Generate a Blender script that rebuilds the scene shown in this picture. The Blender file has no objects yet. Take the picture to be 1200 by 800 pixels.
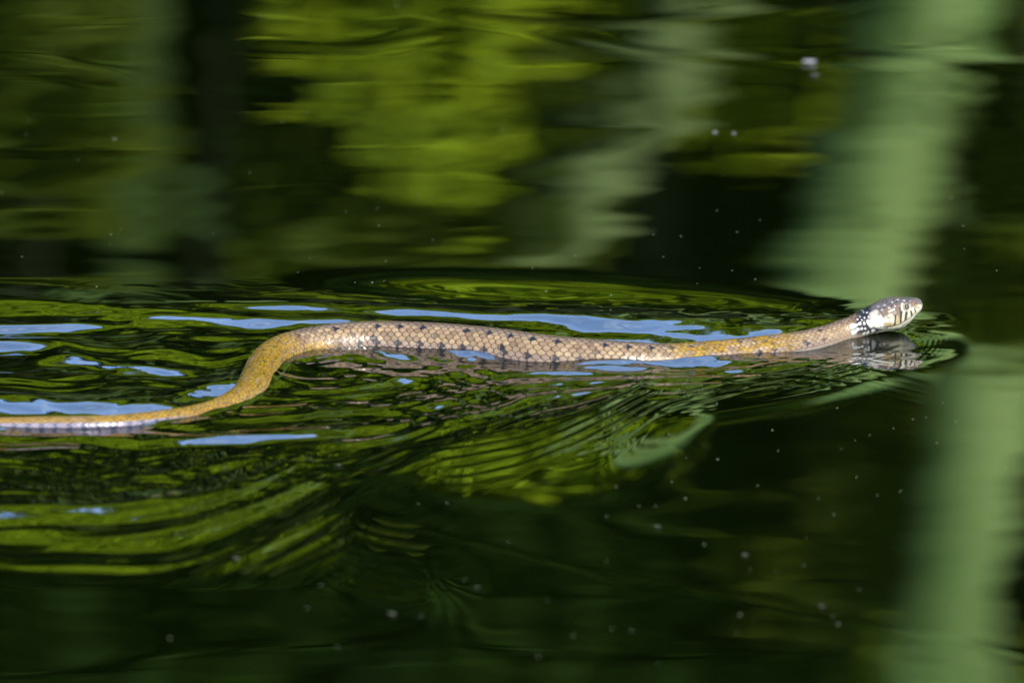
import bpy, bmesh, math, random
import numpy as np
from mathutils import Vector, Matrix

rnd = random.Random(7)
S = bpy.context.scene
COL = S.collection

# ------------------------------------------------------------------ camera, sky, sun, exposure
PITCH = math.radians(15.0)
DIST = 5.0                       # metres from lens to the snake
PX = 0.5 / 1200.0                # one photo pixel at the snake, in metres
CP, SP = math.cos(PITCH), math.sin(PITCH)
CAM = np.array([0.0, -DIST * CP, DIST * SP])
cd = bpy.data.cameras.new("camera")
cam = bpy.data.objects.new("camera", cd)
COL.objects.link(cam)
cam.location = CAM
cam.rotation_euler = (math.pi / 2 - PITCH, 0, 0)
cd.lens = 360.0
cd.sensor_width = 36.0
cd.clip_start = 0.05
cd.clip_end = 2000.0
cd.dof.use_dof = True
cd.dof.focus_distance = DIST
cd.dof.aperture_fstop = 10.0
S.camera = cam

SUN_EL, SUN_AZ = math.radians(37), math.radians(156)     # azimuth from +Y towards +X
world = bpy.data.worlds.new("World")
S.world = world
world.use_nodes = True
wn = world.node_tree
sky = wn.nodes.new('ShaderNodeTexSky')
sky.sky_type = 'NISHITA'
sky.sun_disc = False
sky.sun_elevation = SUN_EL
sky.sun_rotation = SUN_AZ
sky.ozone_density = 3.0
# thin high cloud streaks
wtc = wn.nodes.new('ShaderNodeTexCoord')
wmp = wn.nodes.new('ShaderNodeMapping'); wmp.inputs['Scale'].default_value = (2.2, 2.2, 7.0)
wnz = wn.nodes.new('ShaderNodeTexNoise'); wnz.inputs['Scale'].default_value = 2.6; wnz.inputs['Detail'].default_value = 7; wnz.inputs['Roughness'].default_value = .6
wrp = wn.nodes.new('ShaderNodeMapRange'); wrp.inputs[1].default_value = .46; wrp.inputs[2].default_value = .78; wrp.inputs[3].default_value = 0; wrp.inputs[4].default_value = .28
wmx = wn.nodes.new('ShaderNodeMix'); wmx.data_type = 'RGBA'
wmx.inputs[7].default_value = (4.2, 4.6, 5.2, 1)
wn.links.new(wtc.outputs['Generated'], wmp.inputs[0]); wn.links.new(wmp.outputs[0], wnz.inputs['Vector'])
wn.links.new(wnz.outputs[0], wrp.inputs[0]); wn.links.new(wrp.outputs[0], wmx.inputs[0])
wn.links.new(sky.outputs[0], wmx.inputs[6])
wn.links.new(wmx.outputs[2], wn.nodes['Background'].inputs[0])
wn.nodes['Background'].inputs[1].default_value = 0.15
sd = bpy.data.lights.new("sun", 'SUN')
sd.energy = 2.0
sd.angle = math.radians(0.5)
sd.color = (1.0, 0.95, 0.86)
sun = bpy.data.objects.new("sun", sd)
COL.objects.link(sun)
sdir = Vector((math.sin(SUN_AZ) * math.cos(SUN_EL), math.cos(SUN_AZ) * math.cos(SUN_EL), math.sin(SUN_EL)))
sun.rotation_euler = sdir.to_track_quat('Z', 'Y').to_euler()
sun.location = sdir * 20
S.view_settings.view_transform = 'Standard'
S.view_settings.look = 'None'
S.view_settings.exposure = 2.6
S.view_settings.gamma = 1.0
S.render.engine = 'CYCLES'
S.cycles.use_denoising = True
S.cycles.max_bounces = 8
S.cycles.caustics_reflective = False
S.cycles.caustics_refractive = False

# ------------------------------------------------------------------ helpers
def ground(px, py, z=0.0):
    """where the sight line through a photo pixel meets the level z"""
    px = np.asarray(px, float); py = np.asarray(py, float)
    a = (px - 600) * PX / DIST
    b = -(py - 400) * PX / DIST
    dx, dy, dz = a, CP + b * SP, -SP + b * CP
    t = (z - CAM[2]) / dz
    return CAM[0] + t * dx, CAM[1] + t * dy

def topix(x, y, z):
    rx, ry, rz = x - CAM[0], y - CAM[1], z - CAM[2]
    f = ry * CP - rz * SP
    u = ry * SP + rz * CP
    return 600 + rx / f * DIST / PX, 400 - u / f * DIST / PX

def tag(o, label=None, cat=None, group=None, kind=None):
    if label: o['label'] = label
    if cat: o['category'] = cat
    if group: o['group'] = group
    if kind: o['kind'] = kind
    return o

def link(o, parent=None):
    COL.objects.link(o)
    if parent: o.parent = parent
    return o

def np_mesh(name, V, F, smooth=True):
    """V (n,3), F (m,k) with k = 3 or 4"""
    me = bpy.data.meshes.new(name)
    V = np.ascontiguousarray(V, np.float32); F = np.ascontiguousarray(F, np.int32)
    k = F.shape[1]
    me.vertices.add(len(V)); me.vertices.foreach_set('co', V.ravel())
    me.loops.add(F.size); me.loops.foreach_set('vertex_index', F.ravel())
    me.polygons.add(len(F))
    me.polygons.foreach_set('loop_start', np.arange(0, F.size, k, dtype=np.int32))
    if smooth: me.polygons.foreach_set('use_smooth', np.ones(len(F), bool))
    me.update(calc_edges=True)
    return me

def add_color(me, rgb, name='tint'):
    at = me.color_attributes.new(name, 'FLOAT_COLOR', 'POINT')
    c = np.ones((len(rgb), 4), np.float32); c[:, :3] = rgb
    at.data.foreach_set('color', c.ravel())

def _hash(ix, iy, seed):
    h = (ix.astype(np.int64) * 374761393 + iy.astype(np.int64) * 668265263 + seed * 2147483647) & 0xFFFFFFFF
    h = ((h ^ (h >> 13)) * 1274126177) & 0xFFFFFFFF
    return (h ^ (h >> 16)) & 0xFFFFFFFF

def rnd01(ix, iy, seed):
    return _hash(np.asarray(ix), np.asarray(iy), seed) / 4294967295.0

def noise(x, y, seed=0):
    """2-D gradient noise, about -1..1"""
    x, y = np.broadcast_arrays(np.asarray(x, float), np.asarray(y, float))
    x0 = np.floor(x); y0 = np.floor(y)
    fx, fy = x - x0, y - y0
    sx = fx ** 3 * (fx * (fx * 6 - 15) + 10); sy = fy ** 3 * (fy * (fy * 6 - 15) + 10)
    def g(i, j):
        a = _hash(x0 + i, y0 + j, seed) * (2 * math.pi / 4294967296.0)
        return np.cos(a) * (fx - i) + np.sin(a) * (fy - j)
    n0 = g(0, 0) + sx * (g(1, 0) - g(0, 0))
    n1 = g(0, 1) + sx * (g(1, 1) - g(0, 1))
    return (n0 + sy * (n1 - n0)) * 1.5

def sstep(a, b, x):
    t = np.clip((x - a) / (b - a), 0, 1)
    return t * t * (3 - 2 * t)

def catmull(P, n):
    """dense samples of a Catmull-Rom through the rows of P"""
    P = np.asarray(P, float)
    Q = np.vstack([2 * P[0] - P[1], P, 2 * P[-1] - P[-2]])
    out = []
    for i in range(len(P) - 1):
        p0, p1, p2, p3 = Q[i:i + 4]
        t = np.linspace(0, 1, n, endpoint=False)[:, None]
        out.append(0.5 * (2 * p1 + (p2 - p0) * t + (2 * p0 - 5 * p1 + 4 * p2 - p3) * t ** 2 + (3 * p1 - p0 - 3 * p2 + p3) * t ** 3))
    out.append(P[-1:])
    return np.vstack(out)

def material(name):
    m = bpy.data.materials.new(name); m.use_nodes = True
    return m, m.node_tree, m.node_tree.nodes['Principled BSDF']

def noise_mat(name, c0, c1, scale, rough=0.8, bump=0.0, detail=6.0, stretch=(1, 1, 1), translucent=0.0, spec=0.12):
    m, nt, p = material(name)
    tc = nt.nodes.new('ShaderNodeTexCoord')
    mp = nt.nodes.new('ShaderNodeMapping'); mp.inputs['Scale'].default_value = stretch
    nz = nt.nodes.new('ShaderNodeTexNoise'); nz.inputs['Scale'].default_value = scale; nz.inputs['Detail'].default_value = detail
    rp = nt.nodes.new('ShaderNodeValToRGB')
    rp.color_ramp.elements[0].color = (*c0, 1); rp.color_ramp.elements[1].color = (*c1, 1)
    rp.color_ramp.elements[0].position = 0.35; rp.color_ramp.elements[1].position = 0.65
    nt.links.new(tc.outputs['Object'], mp.inputs[0]); nt.links.new(mp.outputs[0], nz.inputs['Vector'])
    nt.links.new(nz.outputs[0], rp.inputs[0]); nt.links.new(rp.outputs[0], p.inputs['Base Color'])
    p.inputs['Roughness'].default_value = rough
    p.inputs['Specular IOR Level'].default_value = spec
    if bump:
        b = nt.nodes.new('ShaderNodeBump'); b.inputs['Strength'].default_value = bump; b.inputs['Distance'].default_value = 0.01
        nt.links.new(nz.outputs[0], b.inputs['Height']); nt.links.new(b.outputs[0], p.inputs['Normal'])
    if translucent:
        tr = nt.nodes.new('ShaderNodeBsdfTranslucent'); mx = nt.nodes.new('ShaderNodeMixShader')
        mx.inputs[0].default_value = translucent
        nt.links.new(rp.outputs[0], tr.inputs[0]); nt.links.new(p.outputs[0], mx.inputs[1]); nt.links.new(tr.outputs[0], mx.inputs[2])
        nt.links.new(mx.outputs[0], nt.nodes['Material Output'].inputs[0])
    return m

# ------------------------------------------------------------------ axis of the snake
#  photo column, photo row of the body axis, height of the axis above the water in px, radius in px
BODY = [(-200, 492, -2, 6.5), (-120, 497, -1.5, 9), (-50, 500, 1.2, 10.5), (0, 500, 1.2, 11.4), (50, 500, 1.0, 12.4), (100, 500, .6, 13.0), (150, 498.5, -1, 13.8),
        (195, 494.5, -4, 14.8), (232, 490, -8, 16.5), (261, 482, -8, 18), (284, 470, -7, 19.3), (297, 456, -6.5, 20.5), (305, 441, -5.5, 21.5),
        (313, 428, -4.5, 22.4), (328, 416.5, -3, 23.2), (354, 408.5, -1.5, 23.8), (390, 403.5, 0, 24.8), (430, 401, 0, 25.4), (480, 402, 0, 26), (530, 405, 0, 26.2),
        (580, 410, 0, 26.4), (640, 418, -.5, 26.3), (700, 422, -1.5, 25), (740, 424, -2.5, 23.8), (780, 424, -4, 22.3), (820, 420.5, -5, 20.8),
        (865, 415, -5, 19.2), (905, 408.5, -3.5, 17), (940, 402.5, -1, 15.5), (965, 396, 2, 14.8)]
HEAD = [(985, 389.5, 4.5, 14.6), (1000, 384.5, 8.5, 14.6), (1012, 379.5, 12.5, 15), (1025, 374.5, 17, 16.5), (1038, 369.5, 21.5, 18), (1050, 365.5, 25, 18),
        (1060, 362.3, 28, 16), (1067, 360, 30, 13), (1073, 358.2, 31.8, 9.5), (1077, 357.3, 33, 5.5), (1079.4, 357, 33.6, 1.0)]

# ------------------------------------------------------------------ water surface
def sinterp(U, P):
    """np.interp with the corners rounded off"""
    P = np.asarray(P, float)
    g = np.arange(P[0, 0] - 200, P[-1, 0] + 201, 2.0)
    v = np.interp(g, P[:, 0], P[:, 1])
    k = np.ones(25) / 25
    for _ in range(3): v = np.convolve(np.pad(v, 12, mode='edge'), k, 'valid')
    return np.interp(U, g, v)

def ridge(U, V, pts, width, slope, fade=60, back=1.6, wob=0.0, seed=1):
    """a wave crest along pts (photo rows by column); its near face has the given steepness"""
    P = np.asarray(pts, float)
    vc = sinterp(U, P)
    if wob: vc = vc + wob * noise(U / 55.0, V / 60.0, seed)
    d = V - vc                                  # + towards the camera
    w = np.where(d > 0, width, width * back)
    m = sstep(P[0, 0] - fade * 0.5, P[0, 0] + fade * 0.5, U) * (1 - sstep(P[-1, 0] - fade * 0.5, P[-1, 0] + fade * 0.5, U))
    h = slope * width * ROW / 0.86 * np.exp(-(d / w) ** 2) * m
    return h

ROW = PX / SP                                   # one photo row on the water, in metres

# front edge of the wake below the snake, and its edge beyond the snake
EDGE_F = np.array([[-200, 640], [0, 650], [150, 655], [260, 640], [380, 590], [520, 568], [640, 566], [730, 548], [765, 505], [850, 480], [950, 462], [1020, 444], [1075, 424], [1102, 398], [1110, 385], [1400, 385]])
EDGE_B = np.array([[-200, 330], [100, 322], [300, 322], [500, 324], [700, 332], [850, 344], [1000, 362], [1080, 380], [1110, 388], [1400, 388]])

BROW = np.column_stack([[-200, 0, 200, 290, 330, 500, 640, 720, 820, 940, 1040, 1100], [505, 502, 497, 470, 425, 408, 424, 428, 421, 403, 394, 392]])

def lift(U):
    return .020 * ROW * 52 * sstep(1060, 560, U)

def water_height(x, y):
    U, V = topix(x, y, 0.0 * x)
    V = np.clip(V, -600, 1500)
    far = 1 - sstep(0.3, 1.2, np.hypot(np.maximum(np.abs(x) - 0.2, 0), np.maximum(np.abs(y) - 0.7, 0)))
    z = np.zeros_like(U)
    # gentle long-crested swell all over
    z += 0.00010 * (1 - .5 * sstep(850, 1000, U)) * noise(x / 0.30 + 3.1, y / 0.15 + 0.13 * noise(x / 0.2, y / 0.3, 5), 11)
    z += 0.00011 * (1 - .5 * sstep(850, 1000, U)) * noise((x + .5 * y) / 0.17, (y - .25 * x) / 0.075, 12)
    z += 0.000012 * noise(x / 0.07 + y / 0.2, y / 0.025, 13)
    # a few crisp swell lines near the top edge
    for pts, w, s in (([(520, 18), (660, 30), (800, 24), (980, 8)], 5, .012), ([(600, 30), (760, 62), (900, 72), (1220, 78)], 5, .010),
                      ([(980, 66), (1220, 74)], 4, .02), ([(-30, 78), (60, 80), (130, 92)], 7, .014), ([(290, 55), (420, 60), (520, 40)], 6, .010),
                      ([(640, 655), (800, 690), (960, 720), (1230, 772)], 3, .006), ([(470, 615), (640, 655), (760, 690)], 3, .008)):
        z += ridge(U, V, pts, w, s, 90, 1.2)
    eF = sinterp(U, EDGE_F); eB = sinterp(U, EDGE_B)
    inF = eF - V                                # rows inside the near edge
    inB = V - eB                                # rows inside the far edge
    inside = sstep(0, 60, inF) * sstep(0, 30, inB)
    head = 1 - sstep(1010, 1095, U)
    # --- far side: fine ripple lines parallel to the edge, steeper towards the snake
    lane = sstep(0, 45, inB) * (1 - sstep(60, 110, inB)) * head
    wl = 7.5 + 3.0 * noise(U / 300.0, V / 80.0, 21)
    ph = inB * 2 * math.pi / 7.0 + 1.0 * noise(U / 260.0, inB / 25.0, 22)
    am = (0.014 + 0.028 * sstep(5, 45, inB)) * (0.55 + 0.6 * noise(U / 120.0, inB / 9.0, 23))
    z += lane * am * 7.0 * ROW / (2 * math.pi) * np.sin(ph)
    z += lane * 0.00020 * noise(U / 240.0, inB / 13.0, 24)
    # green lift just inside the far edge
    vc = sinterp(U, [(300, 330), (500, 333), (700, 343), (850, 354), (1000, 370), (1090, 386)])
    dB = sinterp(U, BROW) - V
    z += -2 * .10 * 11 * ROW * .5 * (1 + np.tanh((V - vc) / 11.0)) * sstep(300, 640, U) * (1 - sstep(930, 1080, U)) * sstep(3, 16, dB)
    z += ridge(U, V, [(-60, 352), (60, 356), (180, 366), (300, 368)], 9, .11, 120, 1.5)
    # --- crests whose near faces tilt up to the sky (blue)
    def blue(pts, w, sl=.27, fade=50, seed=1, wob=2.0):
        P = np.array(pts, float); ln = P[-1, 0] - P[0, 0]
        vc = sinterp(U, P) + wob * noise(U / 55.0, V / 60.0, seed)
        lo, hi = P[0, 0] - .08 * ln, P[-1, 0] + .08 * ln
        f = .55 * ln
        m = (1 - sstep(hi - f * .5, hi + f * .5, U)) * (1.0 if lo < -30 else sstep(lo - f * .5, lo + f * .5, U))
        br = np.clip(0.80 + 0.30 * noise(U / 90.0, V / 10.0, seed) + .10 * noise(U / 30.0, V / 5.0, seed + 7), 0.15, 1.15)
        d = (V - vc) / w
        return -.90 * sl * w * ROW * d * np.exp(-d * d) * m * br
    z += blue([(270, 362), (400, 361), (520, 362), (600, 366), (680, 373), (740, 377)], 6, 0.300, 60, 31, 1.5)
    z += blue([(640, 378), (720, 381), (800, 385), (880, 388), (960, 390), (1010, 396)], 17, 0.33, 110, 32, 2.0)
    z += np.exp(-((U - 800) / 130) ** 4 - ((V - 384) / 13) ** 4) * (.00013 * noise(U / 50.0, V / 4.6, 46) + .00004 * noise(U / 20.0, V / 2.6, 47))
    z += blue([(285, 378), (340, 379), (420, 372)], 6, 0.312, 40, 33)
    z += blue([(620, 386), (760, 392)], 5, 0.250, 60, 34)
    z += blue([(232, 525), (340, 516), (440, 504)], 6, 0.312, 60, 35, 1.0)
    z += blue([(-40, 384), (100, 384)], 6, 0.375, 20, 36, 1.0)
    z += blue([(-40, 405), (45, 405)], 6, 0.375, 14, 37, 1.0)
    z += blue([(66, 421), (100, 424), (150, 431), (210, 437)], 7, 0.312, 24, 38, 3.0)
    z += blue([(-40, 474), (60, 476), (130, 479), (215, 481)], 10, 0.338, 40, 39, 2.0)
    z += blue([(205, 468), (250, 460), (305, 449)], 9, 0.300, 30, 40, 3.0)
    z += blue([(286, 488), (345, 483)], 4, 0.225, 16, 41)
    z += blue([(505, 416), (560, 420), (625, 423)], 7, 0.312, 24, 43)
    z += blue([(690, 437), (770, 433), (860, 422)], 8, 0.325, 40, 44)
    z += blue([(845, 439), (890, 434), (930, 426)], 4, 0.250, 20, 45)
    # --- churned water around and below the body
    churn = sstep(-5, 90, inF) * sstep(28, 70, inB) * (1 - sstep(760, 1000, U))
    kap = sstep(415, 480, V)
    wx = U + 26 * noise(U / 120.0, V / 60.0, 51)
    wy = V + kap * (.0006 * np.maximum(U - 300, 0) ** 2 - .00028 * np.maximum(U - 560, 0) ** 2 + .00035 * np.maximum(150 - U, 0) ** 2) + 10 * noise(U / 110.0, V / 45.0, 52)
    fan = sstep(500, 560, U) * (1 - sstep(745, 790, U)) * np.exp(-((V + .0014 * np.maximum(U - 520, 0) ** 2 - 546) / 25) ** 4)
    swl = (1 - sstep(330, 440, U)) * sstep(525, 560, V) * (1 - sstep(640, 690, V))
    churn = churn * (1 - .97 * fan) * (1 - .75 * swl)
    # streaks bend with the flow: coordinates turned along the bowls of the wake
    z += churn * 0.00042 * noise(wx / 100.0, wy / 9.5, 53)
    z += churn * 0.00021 * noise(wx / 60.0, wy / 5.2, 54)
    z += inside * head * (1 - .8 * fan) * (0.000058 + .00003 * noise(U / 120., V / 50., 56)) * noise(wx / 34.0, wy / 3.4, 55)
    def saw(c, period, slope, seed):
        f = c / period; f = f - np.floor(f)
        t = np.where(f < .6, sstep(-.15, .75, f), 1 - sstep(.55, 1.05, f))
        return -slope * period * ROW * .55 * (.5 + .5 * np.cos(2 * math.pi * (f - .25 * np.sin(2 * math.pi * f) / math.pi)))
    z += churn * (.6 + .5 * noise(U / 150, V / 60, 81)) * saw(wy * 1.0 - .04 * U + 9 * noise(U / 160, V / 50, 82), 38, .042, 1)
    # long bent streaks swept back from the bend
    q = V - 0.00075 * np.maximum(U - 300, 0) ** 2 * 0.9
    z += churn * sstep(330, 420, U) * (1 - sstep(560, 640, U)) * sstep(405, 425, V) * (1 - sstep(480, 520, V)) * 0.0006 * noise(U / 110.0, q / 8.0, 57)
    # steep little facets (nearly upright streaks) under the middle of the body
    m = np.exp(-((U - 590) / 110) ** 2 - ((V - 468) / 26) ** 2) + 0.8 * np.exp(-((U - 180) / 130) ** 2 - ((V - 560) / 30) ** 2)
    z += m * (1 - fan) * 0.00050 * noise(wx / 13.0, wy / 15.0, 58)
    z += m * 0.00005 * noise(wx / 7.0, wy / 8.0, 59)
    # --- near-side ripples that trail from the head
    tr = sstep(-6, 45, inF) * sstep(-30, 10, V - 400) * sstep(560, 760, U) * (1 - sstep(40, 110, inF)) * head * (1 - .95 * fan)
    ph = inF * 2 * math.pi / 6.2 + 1.6 * noise(U / 160.0, inF / 26.0, 61)
    z += tr * (0.035 + 0.03 * noise(U / 90.0, inF / 12.0, 62)) * 6.2 * ROW / (2 * math.pi) * np.sin(ph)
    z += tr * 0.00030 * noise(U / 150.0, inF / 11.0, 63)
    z += ridge(U, V, [(700, 505), (800, 488), (950, 464), (1050, 436)], 12, .02, 120, 1.3) * (V > 0)
    # rings round the snout
    rr = np.hypot(U - 1052, (V - 396) / 0.62)
    z += np.exp(-((rr - 40) / 13) ** 2) * sstep(-2, 14, V - 390) * sstep(1058, 1076, U) * 0.013 * 6.0 * ROW / (2 * math.pi) * np.sin(rr * 2 * math.pi / 6.0)
    # --- broken water under the chin
    z += np.exp(-((U - 1030) / 45) ** 2 - ((V - 403) / 13) ** 2) * (.00016 * noise(U / 26.0, V / 4.5, 77) + .00004 * noise(U / 11.0, V / 2.6, 78))
    # --- the fan of nested arcs below the middle of the body
    cc = V + .0014 * np.maximum(U - 520, 0) ** 2
    sw = cc + 2.5 * noise(U / 70.0, V / 40.0, 65)
    lam = 9.4
    z += fan * (.75 + .5 * noise(U / 80.0, cc / 12.0, 66)) * 0.062 * lam * ROW / (2 * math.pi) * (np.cos(sw * 2 * math.pi / lam) - 0.32 * np.sin(2 * sw * 2 * math.pi / lam))
    z += ridge(U, V, [(480, 500), (560, 506), (640, 506), (720, 494), (770, 480)], 58, .042, 150, 1.0)
    # --- lower left: broad smooth arcs that sweep up to the right
    c2 = V + .0011 * np.maximum(U - 110, 0) ** 2 + 6 * noise(U / 140.0, V / 60.0, 70)
    z += swl * (0.00085 * noise(U / 230.0, c2 / 17.0, 71) + 0.00020 * noise(U / 120.0, c2 / 6.5, 72) + 0.00003 * noise(U / 60.0, c2 / 3.0, 73))
    z += ridge(U, V, [(-200, 560), (60, 566), (180, 560), (300, 530), (420, 480)], 60, .022, 160, 1.0)
    z += ridge(U, V, [(-60, 600), (60, 604), (160, 604), (230, 594), (300, 572)], 13, .075, 110, 1.6)
    z += ridge(U, V, [(20, 628), (120, 634), (230, 618), (300, 592)], 11, .065, 110, 1.6)
    # --- faint second fan further down
    f3 = np.exp(-((U - 450) / 55) ** 2 - ((V - 650) / 45) ** 2)
    sw = (V - 0.25 * (U - 400) + 0.0020 * (U - 440) ** 2)
    z += f3 * (.7 + .6 * noise(U / 30., V / 12., 76)) * 0.015 * 12 * ROW / (2 * math.pi) * (np.sin(sw * 2 * math.pi / 12.0 + noise(U / 40, V / 40, 75)))
    z += ridge(U, V, [(375, 646), (440, 652), (540, 690)], 40, .011, 90, 1.0)
    # --- the sheet of water on the near side rises towards the body
    bodyrow = sinterp(U, BROW)
    d = V - bodyrow
    A_ = lift(U)
    z += A_ * np.exp(-np.maximum(d, 0) / 52.0) * sstep(-14, -3, d)
    z += .035 * ROW * 13 * sstep(980, 800, U) * np.exp(-np.maximum(d, 0) / 13.0) * sstep(-14, -3, d)
    # --- meniscus and small waves along the flanks
    N = np.array(BODY + HEAD[:3], float)
    ax_, ay_ = ground(N[:, 0], N[:, 1], N[:, 2] * PX + lift(N[:, 0]))
    C = catmull(np.column_stack([ax_, ay_, np.sqrt(np.maximum(N[:, 3] ** 2 - N[:, 2] ** 2, 1)) * PX, N[:, 0]]), 9)
    near = np.where((np.abs(d) < 75) & (U > -80) & (U < 1110) & (np.abs(x) < .3))
    if near[0].size:
        qx, qy = x[near], y[near]; D = np.full(qx.shape, 9.0)
        for (x0, y0, r0, _), (x1, y1, r1_, _) in zip(C[:-1], C[1:]):
            ex, ey = x1 - x0, y1 - y0
            t = np.clip(((qx - x0) * ex + (qy - y0) * ey) / (ex * ex + ey * ey), 0, 1)
            D = np.minimum(D, np.hypot(qx - x0 - t * ex, qy - y0 - t * ey) - (r0 + t * (r1_ - r0)))
        D = np.maximum(D, 0)
        un = U[near]; fl = 1 - sstep(985, 1020, un)
        nn = .6 + .6 * noise(qx / .03, qy / .03, 93)
        z[near] += fl * (.0006 * np.exp(-D / .0016) + .00006 * nn * np.sin(D / .0062 * 6.283 + 1.5 * noise(qx / .04, qy / .03, 94)) * np.exp(-D / .016))
    return z * far

def axis_steps(dense_lo, dense_hi, step, lo, hi, grow=1.22):
    a = list(np.arange(dense_lo, dense_hi, step))
    s = step; x = a[-1]; right = []
    while x < hi:
        s *= grow; x += s; right.append(min(x, hi))
    s = step; x = a[0]; left = []
    while x > lo:
        s *= grow; x -= s; left.append(max(x, lo))
    return np.array(left[::-1] + a + right)

def build_water():
    xs = axis_steps(-0.285, 0.285, 0.00085, -60, 60)
    yt = ground(600, 300)[1]; yb = ground(600, 720)[1]
    ytop = ground(600, -60)[1]; ybot = ground(600, 850)[1]
    mid = np.arange(yb, yt, 0.00115)
    up = np.arange(yt, ytop, 0.0026); dn = np.arange(ybot, yb, 0.0026)
    core = np.concatenate([dn, mid, up[1:]])
    s, y, hi = 0.0026, core[-1], []
    while y < 12: s *= 1.2; y += s; hi.append(min(y, 12))
    s, y, lo = 0.0026, core[0], []
    while y > -12: s *= 1.2; y -= s; lo.append(max(y, -12))
    ys = np.concatenate([lo[::-1], core, hi])
    X, Y = np.meshgrid(xs, ys)
    Z = water_height(X, Y)
    nx, ny = len(xs), len(ys)
    Vt = np.stack([X, Y, Z], -1).reshape(-1, 3)
    i = (np.arange(ny - 1)[:, None] * nx + np.arange(nx - 1)[None]).ravel()
    F = np.stack([i, i + 1, i + 1 + nx, i + nx], 1)
    me = np_mesh('water', Vt, F)
    m = bpy.data.materials.new('pond water'); m.use_nodes = True
    nt = m.node_tree; nt.nodes.remove(nt.nodes['Principled BSDF'])
    df = nt.nodes.new('ShaderNodeBsdfDiffuse'); df.inputs[0].default_value = (0.0008, 0.0016, 0.0002, 1)
    gl = nt.nodes.new('ShaderNodeBsdfGlossy'); gl.inputs['Roughness'].default_value = 0.0
    gl.inputs[0].default_value = (1, 1, 1, 1)
    fr = nt.nodes.new('ShaderNodeFresnel'); fr.inputs[0].default_value = 2.8
    mx = nt.nodes.new('ShaderNodeMixShader')
    nt.links.new(fr.outputs[0], mx.inputs[0]); nt.links.new(df.outputs[0], mx.inputs[1]); nt.links.new(gl.outputs[0], mx.inputs[2])
    nt.links.new(mx.outputs[0], nt.nodes['Material Output'].inputs[0])
    me.materials.append(m)
    o = bpy.data.objects.new('water', me)
    tag(o, kind='structure'); link(o)
    return o

water = build_water()

# ------------------------------------------------------------------ ground: pond bed, banks and land behind
def build_ground():
    xs = axis_steps(-14, 14, 0.5, -600, 600, 1.3); ys = axis_steps(-12, 18, 0.4, -600, 900, 1.3)
    X, Y = np.meshgrid(xs, ys)
    wob = 0.35 * noise(X / 3.0, Y / 3.0, 81)
    bank = np.maximum(sstep(8.0, 9.4, Y + wob), sstep(-5.6, -6.8, Y + wob))
    bank = np.maximum(bank, sstep(34, 40, np.abs(X)))
    Z = -0.55 + 0.80 * bank + 0.05 * noise(X / 1.2, Y / 1.2, 82)
    nx, ny = len(xs), len(ys)
    i = (np.arange(ny - 1)[:, None] * nx + np.arange(nx - 1)[None]).ravel()
    me = np_mesh('ground', np.stack([X, Y, Z], -1).reshape(-1, 3), np.stack([i, i + 1, i + 1 + nx, i + nx], 1))
    me.materials.append(noise_mat('bank grass', (0.018, 0.035, 0.008), (0.05, 0.075, 0.015), 3.0, 0.9, 0.4))
    tag(link(bpy.data.objects.new('ground', me)), kind='structure')
build_ground()

# ------------------------------------------------------------------ the far bank (seen mirrored in the water)
def mirror_point(px, py, yt):
    """where the sight line through a pixel, mirrored in still water, reaches the depth yt"""
    x0, y0 = ground(px, py)
    d = np.array([x0, y0, 0.0]) - CAM
    t = (yt - y0) / d[1]
    return np.array([x0 + d[0] * t, yt, -d[2] * t])

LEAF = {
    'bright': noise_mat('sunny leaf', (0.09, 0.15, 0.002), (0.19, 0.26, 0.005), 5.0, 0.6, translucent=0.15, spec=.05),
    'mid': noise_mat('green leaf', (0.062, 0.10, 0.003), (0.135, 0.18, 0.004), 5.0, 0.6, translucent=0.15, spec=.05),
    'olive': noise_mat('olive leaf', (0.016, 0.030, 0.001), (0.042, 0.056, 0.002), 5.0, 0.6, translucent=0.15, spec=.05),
    'dark': noise_mat('shade leaf', (0.0025, 0.0085, 0.0006), (0.0085, 0.020, 0.0015), 4.0, 0.7, translucent=0.1, spec=.03),  # near-black colour stands in for shade deep in the wood
}
BARK = {
    'pale': noise_mat('pale mossy bark', (0.042, 0.078, 0.017), (0.100, 0.145, 0.043), 9.0, 0.8, 0.5, stretch=(1, 1, 0.12)),
    'grey': noise_mat('grey green bark', (0.040, 0.060, 0.017), (0.068, 0.096, 0.030), 6.0, 0.85, 0.5, stretch=(1, 1, 0.35)),
    'dark': noise_mat('dark twig bark', (0.006, 0.009, 0.003), (0.012, 0.016, 0.005), 6.0, 0.85, 0.3),
    'dim': noise_mat('dull mossy bark', (0.012, 0.026, 0.004), (0.022, 0.040, 0.007), 6.0, 0.85, 0.5, stretch=(1, 1, 0.35)),
}

def leaf_mesh(name, C, size, seed, up=0.35):
    """one mesh of folded leaves at the points C"""
    r = np.random.default_rng(seed)
    n = len(C)
    nrm = r.normal(size=(n, 3)); nrm[:, 2] += up + .4; nrm[:, 1] -= 0.9; nrm[:, 0] += 0.5
    nrm /= np.linalg.norm(nrm, axis=1)[:, None]
    a = np.cross(nrm, r.normal(size=(n, 3))); a /= np.linalg.norm(a, axis=1)[:, None]
    b = np.cross(nrm, a)
    s = size * (0.6 + 0.8 * r.random(n))[:, None]
    V = np.stack([C - a * s, C - b * s * 0.42 + nrm * s * .12, C + a * s, C + b * s * 0.42 + nrm * s * .12], 1).reshape(-1, 3)
    i = np.arange(n)[:, None] * 4
    F = np.vstack([i + [0, 1, 2], i + [0, 2, 3]])
    return np_mesh(name, V, F, smooth=False)

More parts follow.
